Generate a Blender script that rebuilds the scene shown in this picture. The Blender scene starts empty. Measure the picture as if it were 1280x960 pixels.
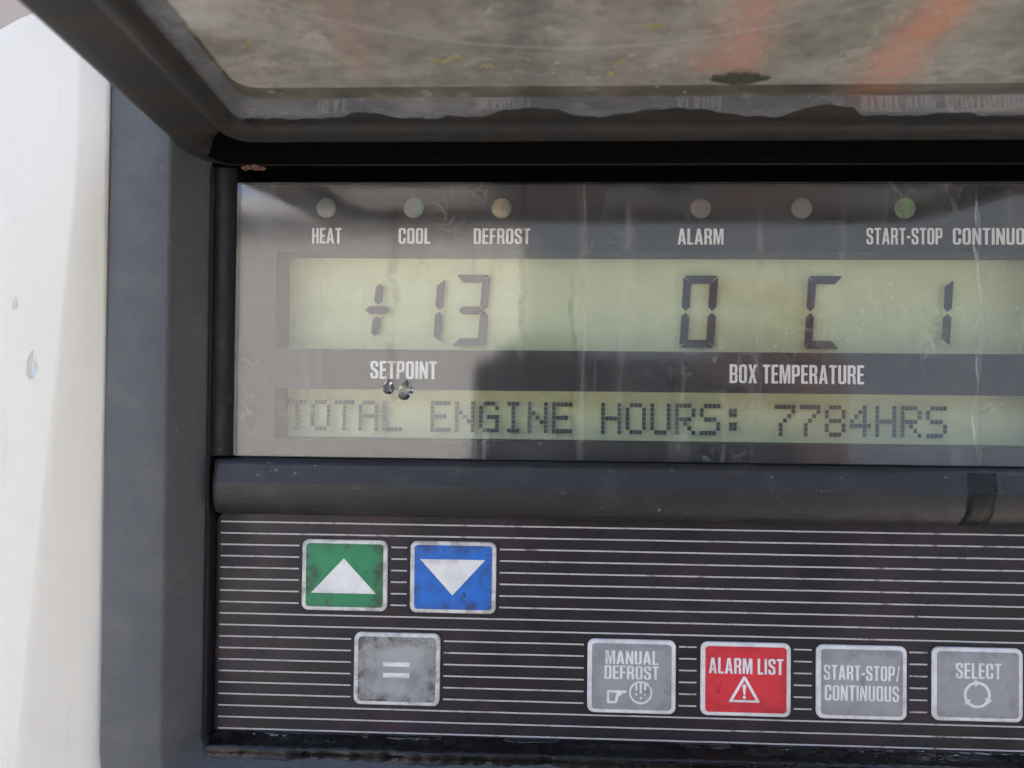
import bpy, bmesh, math, random
from mathutils import Vector, Matrix
from mathutils.geometry import tessellate_polygon
random.seed(7)
C = bpy.context.scene.collection
S = 0.001                                   # millimetres to metres

# ------------------------------------------------------------------ camera, sky, sun, exposure
cam_d = bpy.data.cameras.new('camera'); cam = bpy.data.objects.new('camera', cam_d); C.objects.link(cam)
cam_d.sensor_width = 36; cam_d.lens = 27.0
cam_d.clip_start = 0.004; cam_d.clip_end = 3000
rx, up, fw = Vector((0.999066, 0.041944, 0.01039)), Vector((-0.009758, -0.015245, 0.999836)), Vector((-0.042096, 0.999004, 0.014821))
cam.matrix_world = Matrix(((rx.x, up.x, -fw.x, 0), (rx.y, up.y, -fw.y, -0.170), (rx.z, up.z, -fw.z, 0), (0, 0, 0, 1)))
cam_d.dof.use_dof = True; cam_d.dof.focus_distance = 0.171; cam_d.dof.aperture_fstop = 13
bpy.context.scene.camera = cam

SUN_EL, SUN_AZ = math.radians(44), math.radians(28)        # azimuth measured clockwise from +Y
w = bpy.data.worlds.new('World'); bpy.context.scene.world = w; w.use_nodes = True
nt = w.node_tree; sky = nt.nodes.new('ShaderNodeTexSky'); sky.sky_type = 'NISHITA'; sky.sun_disc = False
sky.sun_elevation = SUN_EL; sky.sun_rotation = SUN_AZ
sky.air_density = 0.7; sky.dust_density = 7.0; sky.ozone_density = 0.0
bg = nt.nodes['Background']; bg.inputs['Strength'].default_value = 0.15
nt.links.new(sky.outputs[0], bg.inputs[0])
sd = bpy.data.lights.new('sun', 'SUN'); sd.energy = 2.2; sd.angle = math.radians(0.5); sd.color = (1, 0.95, 0.88)
sun = bpy.data.objects.new('sun', sd); C.objects.link(sun)
sv = Vector((math.sin(SUN_AZ) * math.cos(SUN_EL), math.cos(SUN_AZ) * math.cos(SUN_EL), math.sin(SUN_EL)))
sun.rotation_euler = sv.to_track_quat('Z', 'Y').to_euler()
vs = bpy.context.scene.view_settings
vs.view_transform = 'Standard'; vs.look = 'None'; vs.exposure = 2.7; vs.gamma = 1.0
bpy.context.scene.cycles.max_bounces = 10; bpy.context.scene.cycles.transparent_max_bounces = 16

# ------------------------------------------------------------------ materials
class N:
    def __init__(s, name):
        s.m = bpy.data.materials.new(name); s.m.use_nodes = True; s.t = s.m.node_tree
        s.t.nodes.clear(); s.out = s.n('ShaderNodeOutputMaterial')
    def n(s, typ, **kw):
        x = s.t.nodes.new(typ)
        for k, v in kw.items(): setattr(x, k, v)
        return x
    def put(s, sock, v):
        if isinstance(v, bpy.types.NodeSocket): s.t.links.new(v, sock)
        elif isinstance(v, (tuple, list)) and len(v) == 3 and sock.type == 'RGBA': sock.default_value = (*v, 1)
        else: sock.default_value = v
    def coord(s, scale=(1, 1, 1), loc=(0, 0, 0), rot=(0, 0, 0)):
        tc = s.n('ShaderNodeTexCoord'); mp = s.n('ShaderNodeMapping')
        s.put(mp.inputs['Vector'], tc.outputs['Object']); mp.inputs['Scale'].default_value = scale
        mp.inputs['Location'].default_value = loc; mp.inputs['Rotation'].default_value = rot
        return mp.outputs[0]
    def noise(s, scale, detail=4, rough=.55, vec=None, dist=0):
        x = s.n('ShaderNodeTexNoise'); x.inputs['Scale'].default_value = scale; x.inputs['Detail'].default_value = detail
        x.inputs['Roughness'].default_value = rough; x.inputs['Distortion'].default_value = dist
        s.put(x.inputs['Vector'], vec if vec is not None else s.coord()); return x.outputs[0]
    def ramp(s, v, a, b, lo=0., hi=1.):
        x = s.n('ShaderNodeMapRange'); x.interpolation_type = 'SMOOTHSTEP'
        s.put(x.inputs[0], v); x.inputs[1].default_value = a; x.inputs[2].default_value = b
        x.inputs[3].default_value = lo; x.inputs[4].default_value = hi; return x.outputs[0]
    def math(s, op, a, b=0., c=None):
        x = s.n('ShaderNodeMath', operation=op); s.put(x.inputs[0], a); s.put(x.inputs[1], b)
        if c is not None: s.put(x.inputs[2], c)
        return x.outputs[0]
    def mix(s, f, a, b):
        x = s.n('ShaderNodeMix', data_type='RGBA'); s.put(x.inputs[0], f); s.put(x.inputs[6], a); s.put(x.inputs[7], b); return x.outputs[2]
    def xyz(s):
        tc = s.n('ShaderNodeTexCoord'); sp = s.n('ShaderNodeSeparateXYZ'); s.put(sp.inputs[0], tc.outputs['Object']); return sp.outputs
    def band(s, v, c, h, soft):                       # 1 near c, 0 beyond
        d = s.math('ABSOLUTE', s.math('SUBTRACT', v, c)); return s.ramp(d, h - soft, h + soft, 1, 0)
    def bump(s, h, strength=.3, dist=.0002, normal=None):
        x = s.n('ShaderNodeBump'); x.inputs['Strength'].default_value = strength; x.inputs['Distance'].default_value = dist
        s.put(x.inputs['Height'], h)
        if normal is not None: s.put(x.inputs['Normal'], normal)
        return x.outputs[0]
    def pbr(s, col, rough=.5, normal=None, **kw):
        b = s.n('ShaderNodeBsdfPrincipled'); s.put(b.inputs['Base Color'], col); s.put(b.inputs['Roughness'], rough)
        if normal is not None: s.put(b.inputs['Normal'], normal)
        for k, v in kw.items(): s.put(b.inputs[k.replace('_', ' ')], v)
        s.put(s.out.inputs[0], b.outputs[0]); return s
    def schlick(s, f0, normal=None):
        lw = s.n('ShaderNodeNewGeometry'); d = s.n('ShaderNodeVectorMath', operation='DOT_PRODUCT')
        s.put(d.inputs[0], lw.outputs['Normal']); s.put(d.inputs[1], lw.outputs['Incoming'])
        c = s.math('SUBTRACT', 1.0, s.math('ABSOLUTE', d.outputs['Value']))
        return s.math('MULTIPLY_ADD', s.math('POWER', c, 5.0), 1 - f0, f0)
    def shmix(s, f, a, b):
        x = s.n('ShaderNodeMixShader'); s.put(x.inputs[0], f); s.put(x.inputs[1], a); s.put(x.inputs[2], b); return x.outputs[0]
M = {}
def simple(name, col, rough=.5, **kw): M[name] = N(name).pbr(col, rough, **kw).m; return M[name]

def grain_plastic(name, col, rough, strength, wear=.3, spec=.5):
    g = N(name)
    f = g.noise(3900, 1, .5, g.coord((.6, 1, 1.15))); f2 = g.noise(2100, 2, .5, g.coord((.55, 1, 1.2)))
    dust = g.ramp(g.noise(95, 6, .65), .45, .75)
    specks = g.ramp(g.noise(750, 2, .5), .70, .78)
    c = g.mix(g.math('MULTIPLY', dust, wear), col, (.16, .155, .15))
    c = g.mix(g.math('MULTIPLY', specks, .35), c, (.35, .33, .30))
    h = g.math('ADD', f, f2)
    M[name] = g.pbr(c, g.ramp(g.noise(240, 5), .3, .7, rough - .08, rough + .1), g.bump(h, strength, .00020), Specular_IOR_Level=spec).m
grain_plastic('bezel_plastic', (.080, .085, .090), .5, .85)
grain_plastic('ridge_plastic', (.022, .021, .023), .40, .4, .16, .42)

g = N('lid_plastic')                                   # same moulding, streaked with brown grime along the inner lip
x, y, z = g.xyz()
grime = g.ramp(g.noise(120, 7, .7, g.coord((.35, 1, 1))), .42, .68)
c = g.mix(g.math('MULTIPLY', grime, .55), (.028, .029, .031), (.058, .040, .028))
M['lid_plastic'] = g.pbr(c, .55, g.bump(g.noise(1500, 4), .35, .0003), Specular_IOR_Level=.22).m

g = N('rubber')
wet = g.ramp(g.noise(160, 5, .6), .4, .62)
c = g.mix(g.ramp(g.noise(420, 5, .7), .56, .72), (.008, .008, .009), (.03, .03, .03))
M['rubber'] = g.pbr(c, g.math('MULTIPLY_ADD', wet, .12, .38), g.bump(g.noise(330, 4), .22, .0004), Specular_IOR_Level=.25).m
simple('shade_black', (.003, .003, .003), .9, Specular_IOR_Level=.03)  # near-black that puts the shade of recesses into the colour

g = N('sealant')                                       # wet black bead along the bottom of the recess
c = g.mix(g.ramp(g.noise(900, 4, .6), .6, .75), (.006, .006, .006), (.013, .013, .013))
M['sealant'] = g.pbr(c, g.ramp(g.noise(260, 5), .4, .6, .08, .4), g.bump(g.noise(420, 4, .55, g.coord((.35, 1, 1))), .6, .0006), Specular_IOR_Level=.35).m

g = N('white_paint')
d = g.ramp(g.noise(130, 8, .7), .52, .8); sp = g.ramp(g.noise(1100, 2), .73, .8)
st = g.ramp(g.noise(60, 6, .6, g.coord((5, 1, .5))), .55, .8)
c = g.mix(g.math('MULTIPLY', d, .2), (.72, .695, .615), (.45, .41, .35))
c = g.mix(g.math('MULTIPLY', st, .25), c, (.5, .48, .45)); c = g.mix(g.math('MULTIPLY', sp, .35), c, (.3, .28, .25))
M['white_paint'] = g.pbr(c, .42, g.bump(g.noise(750, 4, .6), .22, .0004)).m
simple('beige_panel', (.45, .375, .315), .6)

# dark printed board behind the glass
g = N('board_print')
c = g.mix(g.ramp(g.noise(80, 5), .4, .7), (.020, .021, .027), (.030, .030, .036))
M['board_print'] = g.pbr(c, .55).m
g = N('lettering_ink'); M['lettering_ink'] = g.pbr(g.mix(g.ramp(g.noise(900, 3), .55, .75), (.86, .86, .85), (.74, .74, .72)), .55).m
g = N('lcd_back')
c = g.mix(g.ramp(g.noise(220, 5, .6, g.coord((.6, 1, 1))), .35, .7), (.66, .745, .46), (.71, .795, .51))
M['lcd_back'] = g.pbr(c, .7).m
simple('lcd_ink', (.030, .034, .050), .5)
simple('lcd_ink_matrix', (.045, .07, .085), .5)

# clear cover over the displays: scratches, dried drip marks, thin dust
g = N('cover_glass')
x, y, z = g.xyz()
smear = g.noise(55, 7, .68, g.coord((1.6, 1, .55)), 1.2)
drips = g.ramp(g.noise(70, 6, .66, g.coord((2.6, 1, .22)), .8), .56, .72)
scr = g.n('ShaderNodeTexWave', wave_type='BANDS', bands_direction='Z'); g.put(scr.inputs['Vector'], g.coord()); scr.inputs['Scale'].default_value = 420; scr.inputs['Distortion'].default_value = 9; scr.inputs['Detail'].default_value = 3
lines = g.math('MULTIPLY', scr.outputs[1], .02)
ringn = g.noise(150, 3, .5, None, .6)
rings = g.math('MULTIPLY', g.band(ringn, .55, .010, .006), g.ramp(g.noise(38, 3), .5, .62))
def streak(cx, hw, z0, z1, wob):
    wv = g.math('MULTIPLY_ADD', g.noise(120, 4, .6, g.coord((.2, 1, 1))), wob, x)
    b = g.band(wv, (cx + wob * 500) * .001 if False else cx * .001 + wob * .5, hw * .001, hw * .0006)
    zm = g.math('MULTIPLY', g.ramp(z, z0 * .001, (z0 + 6) * .001), g.ramp(z, (z1 - 4) * .001, z1 * .001, 1, 0))
    return g.math('MULTIPLY', g.math('MULTIPLY', b, zm), g.ramp(g.noise(330, 5, .7), .38, .6))
s1 = streak(-4.9, .7, 10, 50, .004); s2 = streak(-33.5, .9, -9, 44, .006); s3 = streak(6, .5, -12, 30, .005)
allst = g.math('MINIMUM', g.math('ADD', g.math('ADD', s1, s2), s3), 1.0)
wear = g.math('MULTIPLY', g.ramp(g.noise(430, 3, .5, g.coord((1, 1, .4), rot=(0, .5, 0)), 2.5), .66, .71), g.ramp(g.noise(30, 3), .45, .65))
dust = g.math('ADD', g.math('MULTIPLY', g.ramp(smear, .45, .8), .03), g.math('MULTIPLY', drips, .075))
dust = g.math('ADD', dust, g.math('MULTIPLY', rings, .12)); dust = g.math('ADD', dust, g.math('MULTIPLY', wear, .22))
dust = g.math('ADD', dust, .012)
tr = g.n('ShaderNodeBsdfTransparent'); tr.inputs[0].default_value = (.97, .97, .97, 1)
trd = g.n('ShaderNodeBsdfTransparent'); g.put(trd.inputs[0], (.62, .62, .58))
df = g.n('ShaderNodeBsdfDiffuse'); g.put(df.inputs[0], (.62, .62, .60))
gl = g.n('ShaderNodeBsdfGlossy'); g.put(gl.inputs['Roughness'], g.ramp(smear, .3, .7, .03, .09))
nb = g.bump(g.math('ADD', g.math('MULTIPLY', scr.outputs[1], .05), g.math('ADD', g.math('MULTIPLY', drips, .8), smear)), .04, .0005)
g.put(gl.inputs['Normal'], nb); g.put(gl.inputs[0], (1, 1, 1))
base = g.shmix(g.math('MULTIPLY', allst, .38), tr.outputs[0], trd.outputs[0])
base = g.shmix(g.schlick(.06), base, gl.outputs[0])
g.put(g.out.inputs[0], g.shmix(dust, base, df.outputs[0])); M['cover_glass'] = g.m

# lid pane: clear plastic under years of dirt, with reflections and brightness painted in
def pane_mat(name, rough, field):
    g = N(name); x, y, z = g.xyz()
    fine = g.noise(420, 9, .72, g.coord((.6, 1, 1))); big = g.noise(36, 7, .68, g.coord((.8, 1, 1)), 1.2)
    c = g.mix(g.ramp(big, .38, .62), (.12, .10, .065), (.31, .27, .185))
    c = g.mix(g.ramp(fine, .46, .68, 0, .85), c, (.085, .076, .05)); c = g.mix(g.ramp(g.noise(240, 6, .7, g.coord((.7, 1, 1)), .6), .54, .70, 0, .7), c, (.46, .42, .32))
    c = g.mix(g.math('MULTIPLY', g.ramp(g.noise(90, 5, .6), .55, .7), .7), c, (.17, .19, .11))
    def dirt_light_streak(cx, hw, y0, y1, col, amt, c, wob=.012):  # one streak
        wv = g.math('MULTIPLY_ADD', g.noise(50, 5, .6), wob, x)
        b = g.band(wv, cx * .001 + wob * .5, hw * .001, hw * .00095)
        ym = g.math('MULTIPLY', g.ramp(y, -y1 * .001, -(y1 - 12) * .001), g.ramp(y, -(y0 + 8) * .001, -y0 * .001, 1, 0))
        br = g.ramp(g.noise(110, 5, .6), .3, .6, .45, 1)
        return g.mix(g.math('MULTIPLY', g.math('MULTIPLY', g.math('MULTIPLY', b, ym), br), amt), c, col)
    c = dirt_light_streak(58, 4.5, 24, 95, (.52, .15, .055), .95, c); c = dirt_light_streak(30, 5, 34, 95, (.50, .20, .11), .85, c)  # orange streaks paint orange reflections into the pane colour
    c = dirt_light_streak(-31, 3, 34, 95, (.24, .11, .08), .85, c); c = dirt_light_streak(-3, 3.2, 24, 95, (.05, .048, .04), .95, c)  # reddish and dark stripes paint blurred surroundings into the pane colour
    c = dirt_light_streak(14, 5, 24, 95, (.16, .11, .085), .8, c); c = dirt_light_streak(44, 4, 50, 95, (.09, .095, .075), .75, c); c = dirt_light_streak(-52, 5, 50, 95, (.62, .6, .52), .8, c)  # the pale streak at the left paints sky brightness seen through the pane
    c = dirt_light_streak(-21, 4, 40, 95, (.13, .10, .07), .6, c); c = dirt_light_streak(-42, 3, 30, 60, (.15, .14, .09), .6, c); c = dirt_light_streak(71, 6, 40, 95, (.11, .12, .08), .6, c)
    if field:
        edge = g.math('MULTIPLY', g.ramp(y, -.043, -.032), g.ramp(g.noise(100, 6, .68, g.coord((.7, 1, 1))), .38, .6)); c = g.mix(g.math('MULTIPLY', edge, .75), c, (.085, .072, .045))
        blob = g.math('MULTIPLY', g.ramp(g.noise(75, 7, .7), .54, .66), g.ramp(g.noise(20, 2), .4, .6)); c = g.mix(g.math('MULTIPLY', blob, .7), c, (.07, .062, .042))
    sp = g.ramp(g.noise(800, 2), .70, .77); c = g.mix(g.math('MULTIPLY', sp, .7), c, (.66, .62, .48))
    arc = g.band(g.math('MULTIPLY_ADD', g.math('MULTIPLY', g.math('SUBTRACT', x, .004), g.math('SUBTRACT', x, .004)), -6.0, g.math('MULTIPLY', y, -1)), .047, .00012, .0001)
    c = g.mix(g.math('MULTIPLY', arc, .55), c, (.6, .58, .55))
    if not field: c = g.mix(.6, c, (.27, .262, .255))
    df = g.n('ShaderNodeBsdfDiffuse'); g.put(df.inputs[0], c)
    tl = g.n('ShaderNodeBsdfTranslucent'); g.put(tl.inputs[0], c)
    gl = g.n('ShaderNodeBsdfGlossy'); g.put(gl.inputs['Roughness'], rough); g.put(gl.inputs[0], (1, 1, 1))
    g.put(gl.inputs['Normal'], g.bump(fine, .10 if field else .02, .0004))
    b = g.shmix(.55, df.outputs[0], tl.outputs[0])
    tp = g.n('ShaderNodeBsdfTransparent'); g.put(tp.inputs[0], (.88, .83, .70))
    b = g.shmix(g.ramp(g.math('ADD', g.math('MULTIPLY', fine, .5), g.math('MULTIPLY', g.noise(70, 6, .65), .5)), .36, .62, .54, .24), b, tp.outputs[0])
    g.put(g.out.inputs[0], g.shmix(g.schlick(.06 if field else .11), b, gl.outputs[0])); M[name] = g.m
g = N('pane_clear'); t_ = g.n('ShaderNodeBsdfTransparent'); g.put(t_.inputs[0], (.97, .97, .95)); b = g.n('ShaderNodeBsdfGlossy'); b.inputs['Roughness'].default_value = .1
g.put(g.out.inputs[0], g.shmix(g.schlick(.03), t_.outputs[0], b.outputs[0])); M['pane_clear'] = g.m
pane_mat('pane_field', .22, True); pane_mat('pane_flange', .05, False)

g = N('membrane')
sm = g.ramp(g.noise(48, 6, .6), .42, .68); blot = g.ramp(g.noise(170, 5, .65), .58, .7)
c = g.mix(sm, (.016, .0155, .019), (.034, .022, .032)); c = g.mix(g.math('MULTIPLY', blot, .75), c, (.009, .008, .009))
dst = g.math('MULTIPLY', g.ramp(g.noise(330, 6, .7), .58, .74), g.ramp(g.noise(26, 3), .48, .65))
c = g.mix(g.math('MULTIPLY', dst, .25), c, (.17, .16, .16))
M['membrane'] = g.pbr(c, g.ramp(g.noise(75, 6), .35, .65, .32, .55), g.bump(g.noise(160, 3), .08, .0005), Specular_IOR_Level=.35).m
g = N('pinstripe_ink')
c = g.mix(g.math('MULTIPLY', g.ramp(g.noise(240, 6, .72), .50, .64), g.ramp(g.noise(45, 3), .45, .62, .25, 1)), (.48, .475, .48), (.10, .097, .10)); M['pinstripe_ink'] = g.pbr(c, .45).m

def key_mat(name, col, grime, centre=None, scale=260, dark=(.03, .03, .028)):
    g = N(name)
    a = g.ramp(g.noise(scale, 8, .74), .42, .62); b = g.ramp(g.noise(85, 4, .6), .40, .60)
    tc = g.n('ShaderNodeTexCoord'); sp_ = g.n('ShaderNodeSeparateXYZ'); g.put(sp_.inputs[0], tc.outputs['Generated'])
    ex = g.math('MINIMUM', sp_.outputs[0], g.math('SUBTRACT', 1.0, sp_.outputs[0])); ez = g.math('MINIMUM', sp_.outputs[2], g.math('SUBTRACT', 1.0, sp_.outputs[2]))
    ed = g.math('ADD', g.math('MINIMUM', ex, ez), g.math('MULTIPLY', g.math('SUBTRACT', g.noise(160, 5, .65), .5), .45))
    edge = g.ramp(ed, .0, .24, 1, 0)
    b = g.math('MAXIMUM', g.math('MULTIPLY', b, .45), edge)
    f = g.math('MULTIPLY', g.math('MULTIPLY', g.math('MULTIPLY_ADD', a, .75, .25), b), grime)
    nick = g.ramp(g.noise(420, 3, .5, g.coord((1, 1, .5), rot=(0, .7, 0))), .67, .72)
    c = g.mix(f, col, dark); c = g.mix(g.math('MULTIPLY', nick, .6 * min(1, grime * 1.3)), c, (.02, .02, .02))
    M[name] = g.pbr(c, .42, g.bump(g.noise(500, 3), .06, .0002)).m
key_mat('key_white', (.76, .76, .74), .62); key_mat('key_white_clean', (.78, .78, .78), .3)
key_mat('key_green', (.012, .24, .10), .85); key_mat('key_blue', (.012, .155, .60), .8)
key_mat('key_grey_dirty', (.34, .345, .345), 1.0, scale=330); key_mat('key_grey', (.315, .32, .335), .34)
key_mat('key_red', (.66, .032, .05), .5, dark=(.18, .01, .015)); key_mat('arrow_white', (.78, .78, .77), .35)

def lamp_mat(name, tint):
    g = N(name)
    x, y, z = g.xyz()
    c = g.mix(g.ramp(g.noise(240, 3), .45, .65), (.20, .205, .19), tint)
    M[name] = g.pbr(c, .28, Coat_Weight=.6, Coat_Roughness=.1).m
lamp_mat('lamp_green', (.20, .34, .26)); lamp_mat('lamp_amber', (.36, .31, .17)); lamp_mat('lamp_red', (.32, .19, .17)); lamp_mat('lamp_clear', (.24, .25, .235)); lamp_mat('lamp_lime', (.22, .36, .14))

g = N('water'); b = g.n('ShaderNodeBsdfGlass'); b.inputs['IOR'].default_value = 1.33; b.inputs['Roughness'].default_value = .0; g.put(g.out.inputs[0], b.outputs[0]); M['water'] = g.m
g = N('water_film'); t_ = g.n('ShaderNodeBsdfTransparent'); g.put(t_.inputs[0], (.93, .94, .95)); b = g.n('ShaderNodeBsdfGlossy'); b.inputs['Roughness'].default_value = .04
g.put(b.inputs['Normal'], g.bump(g.noise(500, 3), .5, .0006)); g.put(g.out.inputs[0], g.shmix(g.schlick(.11), t_.outputs[0], b.outputs[0])); M['water_film'] = g.m
g = N('water_thin'); t_ = g.n('ShaderNodeBsdfTransparent'); g.put(t_.inputs[0], (.96, .96, .95)); b = g.n('ShaderNodeBsdfGlossy'); b.inputs['Roughness'].default_value = .3
g.put(g.out.inputs[0], g.shmix(g.schlick(.012), t_.outputs[0], b.outputs[0])); M['water_thin'] = g.m
simple('dry_leaf', (.30, .275, .14), .7); simple('moss', (.05, .052, .035), .9); simple('rust_dirt', (.17, .095, .065), .9)

# ------------------------------------------------------------------ mesh helpers (millimetres in, metres out)
def mesh(name, verts, faces, mat, parent=None, smooth=False, mats=None, fm=None, label=None):
    me = bpy.data.meshes.new(name); me.from_pydata([(a * S, b * S, c * S) for a, b, c in verts], [], faces); me.update()
    for m in (mats or [mat]): me.materials.append(M[m])
    if fm:
        for p, i in zip(me.polygons, fm): p.material_index = i
    bm = bmesh.new(); bm.from_mesh(me); bmesh.ops.recalc_face_normals(bm, faces=bm.faces); bm.to_mesh(me); bm.free()
    if smooth:
        for p in me.polygons: p.use_smooth = True
    o = bpy.data.objects.new(name, me); C.objects.link(o)
    if parent: o.parent = parent
    if label: o['label'] = label
    return o
def empty(name, label, cat, loc=(0, 0, 0), group=None):
    o = bpy.data.objects.new(name, None); o.empty_display_size = .02; C.objects.link(o); o.location = loc
    o['label'] = label; o['category'] = cat
    if group: o['group'] = group
    return o
def tag(o, label, cat, group=None):
    o['label'] = label; o['category'] = cat
    if group: o['group'] = group
    return o
def rrect(x0, z0, x1, z1, r, n=6):
    pts = []
    for cx, cz, a in ((x1 - r, z1 - r, 0), (x0 + r, z1 - r, 90), (x0 + r, z0 + r, 180), (x1 - r, z0 + r, 270)):
        for i in range(n + 1):
            t = math.radians(a + 90 * i / n); pts.append((cx + r * math.cos(t), cz + r * math.sin(t)))
    return pts
def inset(pts, d):
    out = []; n = len(pts)
    for i in range(n):
        p0, p1, p2 = Vector(pts[i - 1]), Vector(pts[i]), Vector(pts[(i + 1) % n])
        e1 = (p1 - p0); e2 = (p2 - p1)
        if e1.length < 1e-9: e1 = e2
        if e2.length < 1e-9: e2 = e1
        n1 = Vector((-e1.y, e1.x)).normalized(); n2 = Vector((-e2.y, e2.x)).normalized(); nn = (n1 + n2)
        nn = nn / max(nn.length_squared / 2, .3)
        out.append(tuple(p1 + nn * d))
    return out
def prism(pts, y0, y1, ch=.1):
    """slab with outline pts in (x,z), back at y0, front at y1 (towards the viewer, y1<y0), chamfered front edge"""
    n = len(pts); q = inset(pts, ch)
    v = [(a, y0, b) for a, b in pts] + [(a, y1 + ch, b) for a, b in pts] + [(a, y1, b) for a, b in q]
    f = []
    for k in (0, 1):
        for i in range(n): j = (i + 1) % n; f.append((k * n + i, k * n + j, (k + 1) * n + j, (k + 1) * n + i))
    f.append(tuple(range(2 * n, 3 * n))); f.append(tuple(range(n - 1, -1, -1)))
    return v, f
def flat(loops, y):
    """filled outline with holes at depth y"""
    vl = [[Vector((a, b, 0)) for a, b in l] for l in loops]
    tris = tessellate_polygon(vl); v = [(p.x, y, p.y) for l in vl for p in l]
    return v, [tuple(t) for t in tris]
def join(parts):
    V, F = [], []
    for v, f in parts:
        o = len(V); V += v; F += [tuple(i + o for i in t) for t in f]
    return V, F
def loft(rows, closed=False):
    V = [p for r in rows for p in r]; n = len(rows[0]); F = []
    for k in range(len(rows) - 1):
        for i in range(n if closed else n - 1):
            j = (i + 1) % n; F.append((k * n + i, k * n + j, (k + 1) * n + j, (k + 1) * n + i))
    return V, F
def box(x0, x1, y0, y1, z0, z1):
    v = [(x, y, z) for x in (x0, x1) for y in (y0, y1) for z in (z0, z1)]
    return v, [(0, 1, 3, 2), (4, 6, 7, 5), (0, 4, 5, 1), (2, 3, 7, 6), (0, 2, 6, 4), (1, 5, 7, 3)]

# ------------------------------------------------------------------ condensed capitals (cap height 1)
def arc(cx, cy, rx_, ry_, a0, a1, n=5):
    return [(cx + rx_ * math.cos(math.radians(a0 + (a1 - a0) * i / n)), cy + ry_ * math.sin(math.radians(a0 + (a1 - a0) * i / n))) for i in range(n + 1)]
V_, T_ = .15, .125
def glyphs():
    G = {}; w = .43; r = .15; ri = .05; v = V_; t = T_
    G['A'] = (.48, [[(0, 0), (.15, 0), (.178, .2), (.302, .2), (.33, 0), (.48, 0), (.325, 1), (.155, 1)], [(.195, .32), (.285, .32), (.24, .72)]])
    G['B'] = (w, [[(0, 0)] + arc(w - r, r, r, r, -90, 0) + [(w, .42), (w - .06, .515), (w - .005, .6)] + arc(w - r - .005, 1 - r, r, r, 0, 90) + [(0, 1)],
                  [(v, t)] + arc(w - v - ri, t + ri, ri, ri, -90, 0) + [(w - v, .44), (v, .44)], [(v, .56)] + [(w - v - .005, .56)] + arc(w - v - ri, 1 - t - ri, ri, ri, 0, 90) + [(v, 1 - t)]])
    G['C'] = (w, [[(w, .62)] + arc(w - r, 1 - r, r, r, 0, 90) + arc(r, 1 - r, r, r, 90, 180) + arc(r, r, r, r, 180, 270) + arc(w - r, r, r, r, 270, 360) + [(w, .38), (w - v, .38)]
                  + arc(w - v - ri, t + ri, ri, ri, 0, -90) + arc(v + ri, t + ri, ri, ri, 270, 180) + arc(v + ri, 1 - t - ri, ri, ri, 180, 90) + arc(w - v - ri, 1 - t - ri, ri, ri, 90, 0) + [(w - v, .62)]])
    ring_o = arc(w - r, 1 - r, r, r, 0, 90) + arc(r, 1 - r, r, r, 90, 180) + arc(r, r, r, r, 180, 270) + arc(w - r, r, r, r, 270, 360)
    ring_i = arc(w - v - ri, 1 - t - ri, ri, ri, 0, 90) + arc(v + ri, 1 - t - ri, ri, ri, 90, 180) + arc(v + ri, t + ri, ri, ri, 180, 270) + arc(w - v - ri, t + ri, ri, ri, 270, 360)
    G['O'] = (w, [ring_o, ring_i])
    G['D'] = (w, [[(0, 0)] + arc(w - r, r, r, r, -90, 0) + arc(w - r, 1 - r, r, r, 0, 90) + [(0, 1)], [(v, t)] + arc(w - v - ri, t + ri, ri, ri, -90, 0) + arc(w - v - ri, 1 - t - ri, ri, ri, 0, 90) + [(v, 1 - t)]])
    G['E'] = (.36, [[(0, 0), (.36, 0), (.36, t), (v, t), (v, .445), (.33, .445), (.33, .565), (v, .565), (v, 1 - t), (.36, 1 - t), (.36, 1), (0, 1)]])
    G['F'] = (.35, [[(0, 0), (v, 0), (v, .44), (.32, .44), (.32, .56), (v, .56), (v, 1 - t), (.35, 1 - t), (.35, 1), (0, 1)]])
    G['H'] = (w, [[(0, 0), (v, 0), (v, .44), (w - v, .44), (w - v, 0), (w, 0), (w, 1), (w - v, 1), (w - v, .565), (v, .565), (v, 1), (0, 1)]])
    G['I'] = (v, [[(0, 0), (v, 0), (v, 1), (0, 1)]])
    G['L'] = (.34, [[(0, 0), (.34, 0), (.34, t), (v, t), (v, 1), (0, 1)]])
    G['T'] = (.40, [[(.125, 0), (.275, 0), (.275, 1 - t), (.40, 1 - t), (.40, 1), (0, 1), (0, 1 - t), (.125, 1 - t)]])
    G['M'] = (.58, [[(0, 0), (.135, 0), (.135, .70), (.235, 0), (.345, 0), (.445, .70), (.445, 0), (.58, 0), (.58, 1), (.385, 1), (.29, .36), (.195, 1), (0, 1)]])
    G['N'] = (.45, [[(0, 0), (.135, 0), (.135, .60), (.30, 0), (.45, 0), (.45, 1), (.315, 1), (.315, .42), (.15, 1), (0, 1)]])
    G['P'] = (w, [[(0, 0), (v, 0), (v, .38)] + arc(w - r, .38 + r, r, r, -90, 0) + arc(w - r, 1 - r, r, r, 0, 90) + [(0, 1)], [(v, .38 + t)] + arc(w - v - ri, .38 + t + ri, ri, ri, -90, 0) + arc(w - v - ri, 1 - t - ri, ri, ri, 0, 90) + [(v, 1 - t)]])
    G['R'] = (w + .01, [[(0, 0), (v, 0), (v, .43), (.20, .43), (.27, .38), (.285, .0), (w + .01, 0), (w - .015, .40), (w - .07, .485), (w, .57)] + arc(w - r, 1 - r, r, r, 0, 90) + [(0, 1)],
                  [(v, .55), (w - v, .55)] + arc(w - v - ri, 1 - t - ri, ri, ri, 0, 90) + [(v, 1 - t)]])
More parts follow.
